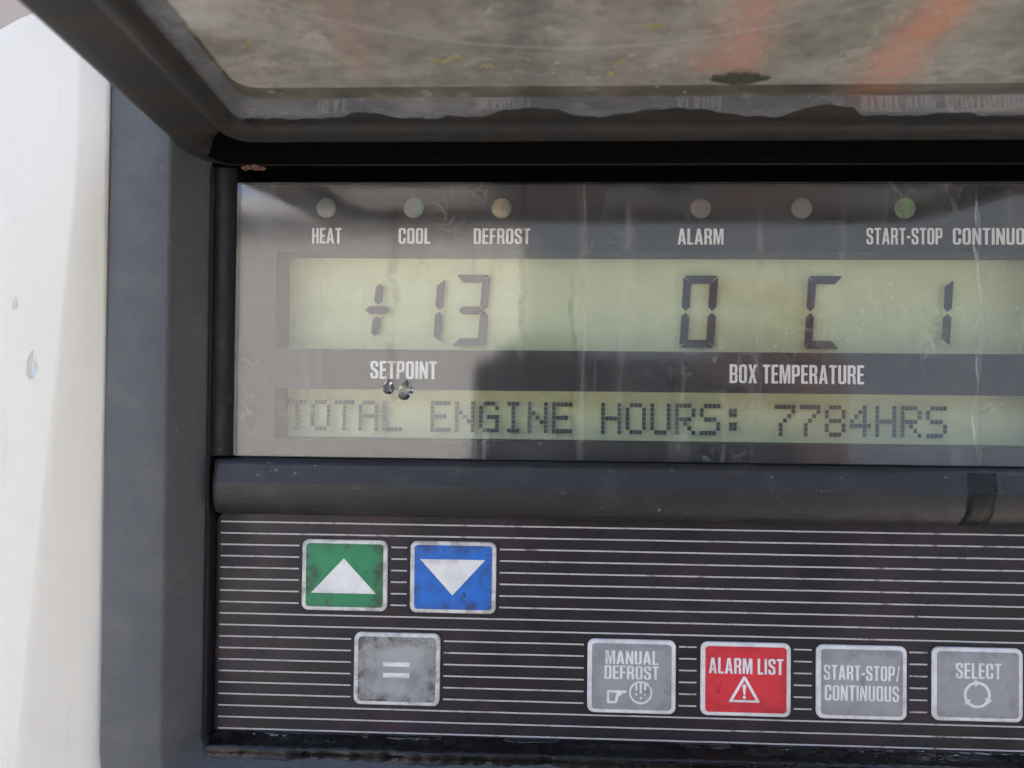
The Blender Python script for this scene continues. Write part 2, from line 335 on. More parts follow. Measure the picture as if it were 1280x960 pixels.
    G['S'] = (w, [[(w, .68)] + arc(w - r, 1 - r, r, r, 0, 90) + arc(r, 1 - r, r, r, 90, 180) + [(0, .63), (.05, .53), (w - v, .345)] + arc(w - v - ri, t + ri, ri, ri, 0, -90) + arc(v + ri, t + ri, ri, ri, 270, 180)
                  + [(v, .32), (0, .32)] + arc(r, r, r, r, 180, 270) + arc(w - r, r, r, r, 270, 360) + [(w, .39), (w - .05, .49), (v, .665)] + arc(v + ri, 1 - t - ri, ri, ri, 180, 90) + arc(w - v - ri, 1 - t - ri, ri, ri, 90, 0) + [(w - v, .68)]])
    G['U'] = (w, [[(0, 1)] + arc(r, r, r, r, 180, 270) + arc(w - r, r, r, r, 270, 360) + [(w, 1), (w - v, 1)] + arc(w - v - ri, t + ri, ri, ri, 0, -90) + arc(v + ri, t + ri, ri, ri, 270, 180) + [(v, 1)]])
    G['X'] = (.46, [[(0, 0), (.155, 0), (.23, .32), (.305, 0), (.46, 0), (.315, .5), (.46, 1), (.305, 1), (.23, .69), (.155, 1), (0, 1), (.145, .5)]])
    G['-'] = (.22, [[(0, .37), (.22, .37), (.22, .51), (0, .51)]])
    G['/'] = (.27, [[(0, -.03), (.11, -.03), (.27, 1.03), (.16, 1.03)]])
    return G
GL = glyphs()
def word(text, x0, x1, zc, h, y, parent, mat='lettering_ink', label=None, gap=.075, name='lettering'):
    adv = 0; items = []
    for ch in text:
        if ch == ' ': adv += .24; continue
        gw, loops = GL[ch]; items.append((adv, loops)); adv += gw + gap
    adv -= gap; sx = (x1 - x0) / adv; parts = []
    for a, loops in items:
        parts.append(flat([[(x0 + (a + px) * sx, zc + (pz - .5) * h) for px, pz in l] for l in loops], y))
    v, f = join(parts)
    return mesh(name, v, f, mat, parent, label=label or 'white capital letters reading ' + text)

# ------------------------------------------------------------------ ground
me = bpy.data.meshes.new('ground'); GR = 1500
g = N('gravel'); c = g.mix(g.ramp(g.noise(3, 8, .7), .35, .7), (.195, .19, .168), (.285, .278, .25)); M['gravel'] = g.pbr(c, .9, g.bump(g.noise(40, 6), .6, .02)).m
me.from_pydata([(-GR, -GR, -1.62), (GR, -GR, -1.62), (GR, GR, -1.62), (-GR, GR, -1.62)], [], [(0, 1, 2, 3)]); me.materials.append(M['gravel'])
gr = bpy.data.objects.new('ground', me); C.objects.link(gr); gr['kind'] = 'structure'

# ------------------------------------------------------------------ white body panel round the control panel
XL, XR, ZB = -79.0, 127.0, -83.5                       # inner edge of the bezel rim
ZT = 82.0
def upath(o, Y, ztop=None, r=8, n=8, nl=24):
    """U shaped path down the left, along the bottom, up the right; offset o outwards"""
    zt = ZT if ztop is None else ztop; r = max(r + o, .8); pts = []
    for i in range(nl): pts.append((XL - o, Y, zt + (ZB - o + r - zt) * i / nl))
    pts += [(a, Y, b) for a, b in arc(XL - o + r, ZB - o + r, r, r, 180, 270, n)]
    for i in range(1, 12): pts.append((XL - o + r + (XR - XL + 2 * o - 2 * r) * i / 12, Y, ZB - o))
    pts += [(a, Y, b) for a, b in arc(XR + o - r, ZB - o + r, r, r, 270, 360, n)]
    for i in range(1, nl + 1): pts.append((XR + o, Y, ZB - o + r + (zt - ZB + o - r) * i / nl))
    return pts
body = empty('body_panel', 'white painted body panel beside and around the dark control panel', 'body panel', (0, 0, 0))
rows = []
o_in = 13.5
def wid(p):                                             # width of the bevel: on the left it widens downwards
    if p[0] < XL - 5 and p[2] > -88: return 6.2 + max(-20, 25 - p[2]) * .085
    return 4.0
def bev(k, dY):
    out = []
    for p, q in zip(upath(o_in + .2, 0), upath(o_in + 4.2, 0)):
        wd = wid(p); d = (Vector(q) - Vector(p)); d = d / d.length; v = Vector(p) + d * (wd + k)
        if k < -50: v = Vector(p); out.append((v.x, -15.5 + 1.2 + .30 * wd + dY, v.z))
        else: out.append((v.x, -15.5 + dY, v.z))
    return out
rows += [upath(o_in - .3, -4), bev(-99, 2), bev(-99, .25)]
rows.append([tuple(Vector(a) * .93 + Vector(b) * .07) for a, b in zip(bev(-99, 0), bev(0, 0))])
rows.append([tuple(Vector(a) * .10 + Vector(b) * .90) for a, b in zip(bev(-99, 0), bev(0, 0))])
rows += [bev(.15, .03), bev(.6, 0)]
last = upath(90, -15.5)
# the panel's top left corner is rounded off
def topfix(r):
    return [(a, b, (min(c_, 78.6 - max(0, -108 - a) * .55) if a < -80 else c_)) for a, b, c_ in r]
mid = upath(31, -15.5); rows.append(topfix(mid)); rows.append(topfix(upath(36, -15.5))); rows.append(topfix(last))
rows.append(topfix([(a, 15, c_) for a, b, c_ in last]))
v, f = loft(rows); mesh('sheet', v, f, 'white_paint', body, smooth=True)
v, f = box(-1250, 1250, 2, 12, 62, 1250); mesh('upper_trim', v, f, 'beige_panel', body)
v, f = box(-1250, 1250, 20, 700, -1150, 1240); mesh('housing', v, f, 'beige_panel', body)

# ------------------------------------------------------------------ control panel
cp = empty('control_panel', 'dark grey control panel with two green displays, coloured keys and raised clear lid', 'control panel', (0, 0, 0))
def lidz(Y): return 50.2 + .1 * (-Y)
prof = [(13.45, -4), (13.45, -11.4), (13.25, -11.8), (12.8, -12), (.8, -12), (.35, -11.85), (.05, -11.5), (-.1, -11.2), (-2.4, -7.0), (-4.6, -2.6)]
rows = []
for o, Y in prof:
    rows.append(upath(o, Y, 66 if o > 8 else (55 if o > .3 else 53)))
v, f = loft(rows); mesh('bezel', v, f, 'bezel_plastic', cp, smooth=True)
# black rubber lining inside the bezel
rows = [upath(-4.5, -2.4, 50), upath(-4.9, -3.3, 50), upath(-5.4, -3.0, 50), upath(-5.7, -1.2, 50), upath(-5.9, 1.5, 50)]
v, f = loft(rows); mesh('seal', v, f, 'rubber', cp, smooth=True)
for x0_, x1_ in ((-74.3, -69.0), (120.0, 122.2)):
    rows = []
    for i in range(40):
        zz = -14 + 64 * i / 39; wob = .12 * math.sin(i * 1.3) + .08 * math.sin(i * 2.9)
        rows.append([(x0_, .5, zz), (x0_ + .2, -2.2, zz), (x0_ + .9, -3.0 + wob, zz), (x0_ + (x1_ - x0_) * .6, -2.6 - wob, zz), (x1_ - .35, -2.5, zz), (x1_, -2.15, zz), (x1_ + .05, .5, zz)])
    v, f = loft(rows); mesh('window_seal', v, f, 'rubber', cp, smooth=True)
v, f = box(XL - 4, XR + 4, .9, 4, -86, 52); v2, f2 = box(XL - 3, XR + 3, 3.6, 9, -80, 56)
mesh('back_plate', *box(XL - 3, XR + 3, 12, 18, -80, 56), 'shade_black', cp)

# printed board with openings for the two displays
LX0, LX1 = -60.45, 109.0; A0, A1 = 9.98, 31.98; B0, B1 = -10.2, 1.06
WX0, WX1, WZ0, WZ1 = -69.0, 120.2, -14.3, 46.9
bd = None
loops = [rrect(WX0, WZ0, WX1, WZ1, .3, 2), rrect(LX0, A0, LX1, A1, .05, 1), rrect(LX0, B0, LX1, B1, .05, 1)]
v, f = flat(loops, 0)
n0 = len(v); v += [(a, b + 9.3, c_) for a, b, c_ in v]
st = 0
f = list(f)
for l in loops:
    n = len(l)
    for i in range(n): j = (i + 1) % n; f.append((st + i, st + j, n0 + st + j, n0 + st + i))
    st += n
board = mesh('display_board', v, f, 'board_print', cp)
for txt, a, b, zc, h in (('HEAT', -52.45, -45.8, 35.4, 3.5), ('COOL', -32.9, -25.75, 35.4, 3.5), ('DEFROST', -16.05, -3.45, 35.35, 3.45), ('ALARM', 29.0, 39.0, 35.35, 3.5),
                         ('START-STOP', 69.8, 86.0, 35.5, 3.6), ('CONTINUOUS', 88.2, 107.5, 35.5, 3.6), ('SETPOINT', -38.85, -23.95, 5.4, 3.95), ('BOX TEMPERATURE', 40.5, 69.4, 5.25, 4.1)):
    word(txt, a, b, zc, h, -.06, board)
# six indicator lamps
for X, mt, lb in ((-49.3, 'lamp_clear', 'unlit round indicator lamp above HEAT'), (-29.6, 'lamp_green', 'pale green round indicator lamp above COOL'), (-9.9, 'lamp_amber', 'pale amber round indicator lamp above DEFROST'),
                  (34.0, 'lamp_red', 'faint red round indicator lamp above ALARM'), (55.9, 'lamp_clear', 'clear round indicator lamp between ALARM and START-STOP'), (78.0, 'lamp_lime', 'green glinting round indicator lamp above START-STOP')):
    rows = []
    for rr_, yy in ((2.25, 0), (2.25, -.12), (2.12, -.2), (1.5, -.27), (.8, -.31), (.05, -.32)):
        rows.append([(X + rr_ * math.cos(k * math.pi / 16), yy, 41.6 + rr_ * math.sin(k * math.pi / 16)) for k in range(32)])
    v, f = loft(rows, True); mesh('indicator_lamp', v, f, mt, cp, smooth=True, label=lb)

# temperature display: seven segment digits floating over the reflector
def seg(p, q, t, pt=None):
    (x0, z0), (x1, z1) = p, q; d = Vector((x1 - x0, z1 - z0)); L = d.length; d /= L; n = Vector((-d.y, d.x)); h = t / 2; pt = h if pt is None else pt
    o = Vector(p)
    return [tuple(o + d * a + n * b) for a, b in ((0, 0), (pt, -h), (L - pt, -h), (L, 0), (L - pt, h), (pt, h))]
YD = 8.0; DK = 178 / 172.5
temp = mesh('temperature_display', *box(LX0 - 3, LX1 + 5, 9.4, 10, A0 - .6, A1 + 2), 'lcd_back', cp)
def digit(xl, wd, segs, label, z0=11.0, z1=27.15, name='digit', t=1.8):
    sl = .055; zm = (z0 + z1) / 2; g_ = .16; h = t / 2
    xa, xb = xl + h, xl + wd - h; za, zb = z0 + h, z1 - h
    D = {'a': ((xa, zb), (xb, zb)), 'd': ((xa, za), (xb, za)), 'g': ((xa, zm), (xb, zm)), 'f': ((xa, zm), (xa, zb)), 'b': ((xb, zm), (xb, zb)), 'e': ((xa, za), (xa, zm)), 'c': ((xb, za), (xb, zm))}
    parts = []
    for s_ in segs:
        p, q = D[s_]; d = (Vector(q) - Vector(p)).normalized() * g_; p = Vector(p) + d; q = Vector(q) - d
        if s_ in 'ad':                                     # top and bottom bars: outer edge longer than inner
            si = 1 if s_ == 'a' else -1; zc = p.y
            pl = [(p.x - h * .75, zc + si * h), (q.x + h * .75, zc + si * h), (q.x + h * .9, zc + si * h * .75), (q.x - h * .75, zc - si * h), (p.x + h * .75, zc - si * h), (p.x - h * .9, zc + si * h * .75)]
        elif s_ == 'g': pl = seg(tuple(p), tuple(q), t)
        else:
            si = 1 if s_ in 'bc' else -1; top = s_ in 'fb'; xo = p.x + si * h; xi = p.x - si * h
            zlo, zhi = min(p.y, q.y), max(p.y, q.y)
            if top: pl = [(p.x, zlo), (xi, zlo + h), (xi, zhi - h * .75), (xo, zhi + h * .75), (xo, zlo + h)]
            else: pl = [(p.x, zhi), (xi, zhi - h), (xi, zlo + h * .75), (xo, zlo - h * .75), (xo, zhi - h)]
        pl = [(a + sl * (b - z0), b) for a, b in pl]
        parts.append(flat([[(a * DK, b * DK) for a, b in pl]], YD))
    v, f = join(parts); return mesh(name, v, f, 'lcd_ink', temp, label=label)
digit(-31.15, 7.7, 'bc', 'first digit 1 of the +13 setpoint', 11.5, 26.4)
digit(-21.0, 7.7, 'abgcd', 'digit 3 of the setpoint')
digit(29.95, 7.65, 'abcdef', 'digit 0 of the box temperature'); digit(57.35, 7.6, 'afed', 'letter C of the box temperature')
digit(81.2, 7.7, 'bc', 'digit 1 near the right end', 11.6, 26.7)
parts = []
for p_, q_, pt_ in (((-40.8, 19.0), (-35.0, 19.0), 1.0), ((-38.0, 20.3), (-38.0, 25.0), .7), ((-38.0, 13.1), (-38.0, 17.7), .7)):
    parts.append(flat([[((a + .09 * (b - 19) * (pt_ < 1)) * DK, b * DK) for a, b in seg(p_, q_, 1.85, pt_)]], YD))
v, f = join(parts); mesh('plus_sign', v, f, 'lcd_ink', temp)

# message display: 5 x 7 dot matrix
FONT = {'T': '11111 00100 00100 00100 00100 00100 00100', 'O': '01110 10001 10001 10001 10001 10001 01110', 'A': '01110 10001 10001 11111 10001 10001 10001', 'L': '10000 10000 10000 10000 10000 10000 11111',
        'E': '11111 10000 10000 11110 10000 10000 11111', 'N': '10001 10001 11001 10101 10011 10001 10001', 'G': '01110 10001 10000 10111 10001 10001 01111', 'I': '01110 00100 00100 00100 00100 00100 01110',
        'H': '10001 10001 10001 11111 10001 10001 10001', 'U': '10001 10001 10001 10001 10001 10001 01110', 'R': '11110 10001 10001 11110 10100 10010 10001', 'S': '01111 10000 10000 01110 00001 00001 11110',
        ':': '00000 01100 01100 00000 01100 01100 00000', '7': '11111 00001 00010 00100 01000 01000 01000', '8': '01110 10001 10001 01110 10001 10001 01110', '4': '00010 00110 01010 10010 11111 00010 00010'}
msg = mesh('message_display', *box(LX0 - 3, LX1 + 5, 9.4, 10, B0 - 2, B1 + 3), 'lcd_back', cp)
cpx, rpz = 5.472 / 6 * DK, 1.0 * DK; x0m, z0m = -58.45 * DK, -1.42 * DK
for k, ch in enumerate('TOTAL ENGINE HOURS: 7784HRS'):
    if ch == ' ': continue
    parts = []
    for r_, row in enumerate(FONT[ch].split()):
        for c_, bit in enumerate(row):
            if bit == '1':
                a = x0m + (k * 6 + c_) * cpx; b = z0m - r_ * rpz
                parts.append(flat([[(a + .035, b - rpz + .04), (a + cpx - .035, b - rpz + .04), (a + cpx - .035, b - .04), (a + .035, b - .04)]], YD))
    v, f = join(parts); mesh('character', v, f, 'lcd_ink_matrix', msg)

# clear cover
v, f = prism(rrect(WX0, WZ0 + .25, WX1, WZ1, .4, 3), -.7, -2.0, .12)
mesh('display_window', v, f, 'cover_glass', cp)
# raised bar between displays and keys
rows = []
barp = [(1.0, -14.45), (-2.6, -14.5), (-3.9, -14.8), (-4.5, -15.6), (-4.65, -16.3), (-5.4, -18.95), (-5.6, -19.5), (-5.65, -20.2), (-5.45, -22.4), (-5.0, -24.2), (-4.2, -25.6), (-3.0, -26.5), (-1.2, -27.0), (1, -27.2)]
fine = []
for i in range(len(barp) - 1):
    for k in range(3): t = k / 3; fine.append((barp[i][0] * (1 - t) + barp[i + 1][0] * t, barp[i][1] * (1 - t) + barp[i + 1][1] * t))
fine.append(barp[-1])
xs = [-73.0, -72.5, -71.6] + [-70.5 + i * 6 for i in range(32)] + [121.5]
for xx in xs:
    k = .35 if xx < -72.9 else (.8 if xx < -72 else 1)
    rows.append([(xx, 1 + (yy - 1) * k, -20.8 + (zz + 20.8) * (.8 + .2 * k)) for yy, zz in fine])
v, f = loft(rows); ridge = mesh('ridge_bar', v, f, 'ridge_plastic', cp, smooth=True)
simple('wet_black', (.009, .009, .010), .4, Specular_IOR_Level=.3)
rows = []
for i, (yy, zz) in enumerate(fine[8:-6]):
    t = i / (len(fine) - 15); xl = 88.9 - 1.3 * t + .10 * math.sin(i * .8); xr = 95.2 - 1.7 * t + .12 * math.sin(i * 1.1 + 1)
    up_ = .10 if zz > -20 else -.06
    rows.append([(xl, yy + .15, zz)] + [(xl + (xr - xl) * q, yy - .10, zz + up_ * .6) for q in (.03, .3, .6, .97)] + [(xr, yy + .15, zz)])
v, f = loft(rows); mesh('wet_patch', v, f, 'wet_black', ridge, smooth=True)
# keypad membrane with pinstripes cut round the keys
KX0, KX1, KZ0, KZ1 = -73.2, 120, -77.0, -26.8
kp = mesh('keypad', *prism(rrect(KX0, KZ0, KX1, KZ1, 2.5, 5), 2.5, 0, .15), 'membrane', cp)
KEYS = [('green', -53.5, -48.15, -34.35, -32.5), ('blue', -29.25, -48.2, -10.2, -32.45), ('equal', -41.55, -68.7, -22.4, -52.85), ('defrost', 10.05, -69.05, 29.2, -53.1), ('alarm', 34.6, -69.0, 53.9, -53.15), ('start', 59.35, -69.0, 78.5, -53.2), ('select', 83.85, -68.75, 102.8, -53.1)]
parts = []
for k in range(19):
    zc = -28.93 - k * 2.558; cuts = sorted((x0 - .85, x1 + .75) for _, x0, z0, x1, z1 in KEYS if z0 - .6 < zc < z1 + .6)
    a = -72.2; hw = .16
    for c0, c1 in cuts + [(118.5, None)]:
        n = max(2, int((c0 - a) / 6)); top = []; bot = []
        for i in range(n + 1):
            xx = a + (c0 - a) * i / n; e = random.uniform(-.02, .02); top.append((xx, zc + hw + e)); bot.append((xx, zc - hw + e))
        parts.append(flat([bot + top[::-1]], -.05)); a = c1
v, f = join(parts); mesh('pinstripes', v, f, 'pinstripe_ink', kp)
def ring(cx, cz, r0, r1, n=28): return [[(cx + r1 * math.cos(k * 2 * math.pi / n), cz + r1 * math.sin(k * 2 * math.pi / n)) for k in range(n)], [(cx + r0 * math.cos(k * 2 * math.pi / n), cz + r0 * math.sin(k * 2 * math.pi / n)) for k in range(n)]]
def poly(pts, cx, cz, s=1.): return [(cx + a * s, cz + b * s) for a, b in pts]
YS = -.82
for nm, x0, z0, x1, z1 in KEYS:
    fc = {'green': 'key_green', 'blue': 'key_blue', 'equal': 'key_grey_dirty', 'defrost': 'key_grey', 'alarm': 'key_red', 'start': 'key_grey', 'select': 'key_grey'}[nm]
    wc = 'key_white' if nm in ('green', 'blue', 'equal') else 'key_white_clean'
    lb = {'green': 'green key with white up arrow', 'blue': 'blue key with white down arrow', 'equal': 'dirty grey key with equals sign', 'defrost': 'light grey key reading MANUAL DEFROST', 'alarm': 'red key reading ALARM LIST', 'start': 'light grey key reading START-STOP/CONTINUOUS', 'select': 'light grey key reading SELECT'}[nm]
    key = mesh('key', *prism(rrect(x0, z0, x1, z1, 1.5, 6), 0, -.6, .18), wc, cp, label=lb)
    mesh('key_face', *prism(rrect(x0 + .95, z0 + .85, x1 - .95, z1 - .85, .75, 5), -.55, -.74, .06), fc, key)
    P = []
    if nm == 'green': P = [[[(-51.3, -44.25), (-36.75, -44.25), (-44.05, -36.5)]]]
    elif nm == 'blue': P = [[[(-27.05, -36.35), (-12.6, -36.3), (-19.8, -44.2)]]]
    elif nm == 'equal': P = [[[(-34.95, -60.1), (-29.1, -60.1), (-29.1, -59.15), (-34.95, -59.15)]], [[(-34.95, -62.55), (-29.1, -62.55), (-29.1, -61.5), (-34.95, -61.5)]]]
    elif nm == 'defrost':
        hx, hz = 14.3, -66.85
        hand = [[(hx, hz), (hx + 2.1, hz), (hx + 2.55, hz + 1.55), (hx + 3.1, hz + 1.75), (hx + 3.15, hz + 2.15), (hx + 4.2, hz + 2.3), (hx + 4.2, hz + 2.85), (hx, hz + 2.85)], [(hx + .5, hz + .5), (hx + .5, hz + 2.3), (hx + 2.1, hz + 2.3), (hx + 1.95, hz + 1.75), (hx + 1.7, hz + .5)]]
        P = [hand, ring(21.6, -64.4, 2.12, 2.52)]
        for dx, zb in ((-.95, -63.9), (0, -64.6), (.95, -63.9)): P.append([[(21.6 + dx - .2, zb), (21.6 + dx + .2, zb), (21.6 + dx + .2, -62.45 if dx else -62.1), (21.6 + dx - .2, -62.45 if dx else -62.1)]])
        for dx, zb in ((-.95, -64.85), (0, -65.6), (.95, -64.85)): P.append([[(21.6 + dx, zb + .42), (21.6 + dx - .27, zb), (21.6 + dx, zb - .3), (21.6 + dx + .27, zb)]])
    elif nm == 'alarm':
        cx, cz = 43.9, -65.9
        P = [[[(cx - 3.3, cz), (cx + 3.3, cz), (cx + 3.25, cz + .3), (cx + .25, cz + 5.55), (cx - .25, cz + 5.55), (cx - 3.25, cz + .3)], [(cx - 2.45, cz + .48), (cx + 2.45, cz + .48), (cx, cz + 4.75)]],
             [[(cx - .17, cz + 1.55), (cx + .17, cz + 1.55), (cx + .4, cz + 3.5), (cx + .2, cz + 3.85), (cx - .2, cz + 3.85), (cx - .4, cz + 3.5)]], [poly([(math.cos(k * .6283) * .36, math.sin(k * .6283) * .36) for k in range(10)], cx, cz + 1.05)]]
    elif nm == 'select':
        cx, cz, ra = 93.1, -63.0, 2.55
        for a0, a1 in ((100, 205), (220, 325), (-20, 85)):
            o_ = [(cx + (ra + .3) * math.cos(math.radians(a0 + (a1 - a0) * i / 10)), cz + (ra + .3) * math.sin(math.radians(a0 + (a1 - a0) * i / 10))) for i in range(11)]
            i_ = [(cx + (ra - .3) * math.cos(math.radians(a0 + (a1 - a0) * i / 10)), cz + (ra - .3) * math.sin(math.radians(a0 + (a1 - a0) * i / 10))) for i in range(11)]
            P.append([o_ + i_[::-1]])
            t = math.radians(a0 + 2); rr_, tt = Vector((math.cos(t), math.sin(t))), Vector((math.sin(t), -math.cos(t)))
            c0 = Vector((cx, cz)) + rr_ * ra; P.append([[tuple(c0 + rr_ * .85), tuple(c0 + tt * 1.25), tuple(c0 - rr_ * .85)]])
    sy = 'arrow_white' if nm in ('green', 'blue', 'equal') else 'key_white_clean'
    if P:
        v, f = join([flat(l, YS + .004 * i) for i, l in enumerate(P)])
        mesh({'green': 'up_arrow', 'blue': 'down_arrow', 'equal': 'equals_sign', 'defrost': 'defrost_symbol', 'alarm': 'warning_symbol', 'select': 'cycle_symbol'}[nm], v, f, sy, key)
    for txt, a, b, zc, h in {'defrost': (('MANUAL', 13.9, 25.3, -56.85, 2.95), ('DEFROST', 13.7, 25.5, -60.1, 2.95)), 'alarm': (('ALARM LIST', 36.25, 52.2, -58.1, 3.4),), 'start': (('START-STOP/', 60.8, 76.9, -58.95, 3.25), ('CONTINUOUS', 61.0, 76.75, -63.3, 3.35)), 'select': (('SELECT', 88.6, 98.1, -57.9, 3.35),)}.get(nm, ()):
        word(txt, a, b, zc, h, YS - .01, key, 'key_white_clean')

# wet sealant bead along the bottom of the key recess, ragged outer edge
rows = []
nb_ = 260
def rag(i, s): return sum(math.sin(i * f_ + s * 3.1 + f_ * 5) * a for f_, a in ((.11, .5), (.29, .35), (.71, .22), (1.37, .16)))
for t in range(7):
    row = []
    for i in range(nb_):
        xx = -73.0 + i * (195.0 / nb_); e = -9.5 + 2.6 * rag(i, 1) * (1.0 if xx > -60 else .3)
        yy, zz = [(-.05, -75.45), (-.9 - .25 * rag(i * 1.3, 5), -75.65 + .12 * rag(i * 1.7, 2)), (-1.7 - .4 * rag(i * 1.1, 7), -76.5 + .22 * rag(i * 1.9, 3)), (-3.2, -76.95 + .12 * rag(i, 4)), (-3.4 + .12 * e, -77.6 + .15 * rag(i * 1.4, 6)), (-3.6 + .16 * (e + 9), -78.6 + .1 * rag(i, 9)), (-4.0 + .28 * (e + 9), -79.6)][t]
        row.append((xx, yy, zz))
    rows.append(row)
v, f = loft(rows); mesh('sealant_bead', v, f, 'sealant', cp, smooth=True)

# water standing along the lower edge of the keypad
def wet(x0, x1, h, name='wet_edge', seed=1):
    rr_ = random.Random(seed); n = int((x1 - x0) * 2); rows = []
    for i in range(n + 1):
        t = i / n; e = min(1, t * 6 + .1) * min(1, (1 - t) * 5 + .12); hh = h * e * (.75 + .25 * math.sin(i * .31 + seed) + .12 * math.sin(i * 1.07)); xx = x0 + (x1 - x0) * t; d = .06 * math.sin(i * .7)
        rows.append([(xx, -.12, -75.35), (xx, -.35 - .1 * e, -75.45), (xx, -.75 - .2 * e + d, -75.5 - hh * .5), (xx, -.95 - .2 * e + d, -75.5 - hh), (xx, -.4, -75.7 - hh)])
    v, f = loft(rows); mesh(name, v, f, 'water_film', cp, smooth=True)
wet(-64, -38, 1.0, seed=1); wet(66, 119, 1.25, seed=4); wet(-34, -22, .5, seed=7); wet(30, 41, .45, seed=9); wet(-8, 4, .4, seed=12); wet(49, 60, .55, seed=15)

# ------------------------------------------------------------------ raised lid
def lidp(u, s_, w_):                                    # u across, s_ out from the hinge, w_ up from the lid plane
    return (u, -s_ + w_ * .1, 50.2 + .1 * s_ + w_)
def rr_path(x0, s0, x1, s1, r, n=8, m=14):
    pts = []
    cs = ((x1 - r, s1 - r, 0), (x0 + r, s1 - r, 90), (x0 + r, s0 + r, 180), (x1 - r, s0 + r, 270))
    for k, (cx, cs_, a) in enumerate(cs):
        pts += arc(cx, cs_, r, r, a, a + 90, n)
        nx = cs[(k + 1) % 4]; p = pts[-1]; a2 = math.radians(nx[2]); q = (nx[0] + r * math.cos(a2), nx[1] + r * math.sin(a2))
        for i in range(1, m): pts.append((p[0] + (q[0] - p[0]) * i / m, p[1] + (q[1] - p[1]) * i / m))
    return pts
Oo = rr_path(-77.6, .8, 125.6, 102, 9); Ii = rr_path(-60.3, 22, 112.5, 83, 4)
def backness(i):
    s_ = Oo[i][1]; return max(0., min(1., (9 - s_) / 7.5))
def lid_row(t, w_, wb=None, tb=None):
    row = []
    for i, (o, n_) in enumerate(zip(Oo, Ii)):
        b = backness(i); tt = t + ((tb if tb is not None else t) - t) * b; ww = w_ + ((wb if wb is not None else w_) - w_) * b
        row.append(lidp(o[0] + (n_[0] - o[0]) * tt, o[1] + (n_[1] - o[1]) * tt, ww))
    return row
rows = [lid_row(.9, 9), lid_row(.05, 9), lid_row(0, 8), lid_row(0, 1.2), lid_row(.03, .35), lid_row(.10, 0),
        lid_row(.24, -.1, -.2, .14), lid_row(.3, -.1, -.1, .2), lid_row(.32, -.1, .9, .24), lid_row(.36, -.1, 4.6, .30), lid_row(.55, -.15, 5.0, .62), lid_row(.68, -.2, 4.4, .70), lid_row(.72, -.2, -.5, .72),
        lid_row(.76, -.9, -1.0, .76), lid_row(.84, -1.25), lid_row(.93, -1.2), lid_row(.985, -.9), lid_row(1.0, -.2), lid_row(1.0, 3)]
v, f = loft(rows, True); nn = len(Oo)
fm = [1 if 6 <= k // nn <= 11 and backness(k % nn) > .5 else 0 for k in range(len(f))]  # hinge channel faces of the frame coloured near-black as painted recess shade
lid = mesh('lid', v, f, None, cp, smooth=True, mats=['lid_plastic', 'shade_black'], fm=fm, label='raised clear lid in a dark grey frame, dirty inside')
# rubber in the channel next to the hinge
v, f = join([([lidp(*p) for p in [(a, b, c_) for a in (-63, 115) for b in (5.2, 15.2) for c_ in (3.2, 4.9)]], [(0, 1, 3, 2), (4, 6, 7, 5), (0, 4, 5, 1), (2, 3, 7, 6), (0, 2, 6, 4), (1, 5, 7, 3)])])
mesh('hinge_seal', v, f, 'shade_black', lid)
# pane: flat flange and a raised middle field
F0 = rr_path(-61.4, 20.5, 114, 84, 4); F1 = rr_path(-56.2, 31.6, 108.5, 79, 3.5); F2 = rr_path(-55.9, 32.2, 108.2, 78.4, 3.2)
W = .75
rows = [[lidp(a, b, W + 2.4) for a, b in F0], [lidp(a, b, W) for a, b in F0], [lidp(a, b, W) for a, b in F1], [lidp(a, b, W + .3) for a, b in F2]]
v, f = loft(rows, True); n = len(F0)
fm = [1] * (2 * n) + [0] * n; v.append(lidp(26, 57, W + .35)); c0 = len(v) - 1
for i in range(n): f.append((3 * n + i, 3 * n + (i + 1) % n, c0)); fm.append(0)
k2 = len(v); v += [lidp(a, b, W + 2.4) for a, b in F0]; v.append(lidp(26, 57, W + 3.4)); c1 = len(v) - 1
for i in range(n): f.append((k2 + i, k2 + (i + 1) % n, c1)); fm.append(2)
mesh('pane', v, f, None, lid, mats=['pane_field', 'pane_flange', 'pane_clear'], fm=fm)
# ragged glue line where pane meets frame
top, bot = [], []
for i in range(220):
    u = -59 + i * (171 / 219); bumps = sum(h * math.exp(-((u - c_) / w_) ** 4) for c_, w_, h in ((-35, 4, 2.6), (-3, 8, 3.6), (24, 10, 3.2), (52, 6, 4.2), (-18, 2, .8), (75, 5, 1.0), (96, 4, 1.4)))
    top.append((u, 21.0)); bot.append((u, 23.3 + bumps + .25 * math.sin(i * .9) + .2 * math.sin(i * .37)))
v = [lidp(a, b, W - .12) for a, b in top] + [lidp(a, b, W - .12) for a, b in bot] + [lidp(a, b + .35, W + .0) for a, b in bot]
n = len(top); f = [(i, i + 1, n + i + 1, n + i) for i in range(n - 1)] + [(n + i, n + i + 1, 2 * n + i + 1, 2 * n + i) for i in range(n - 1)]
mesh('glue_line', v, f, 'lid_plastic', lid, smooth=True)

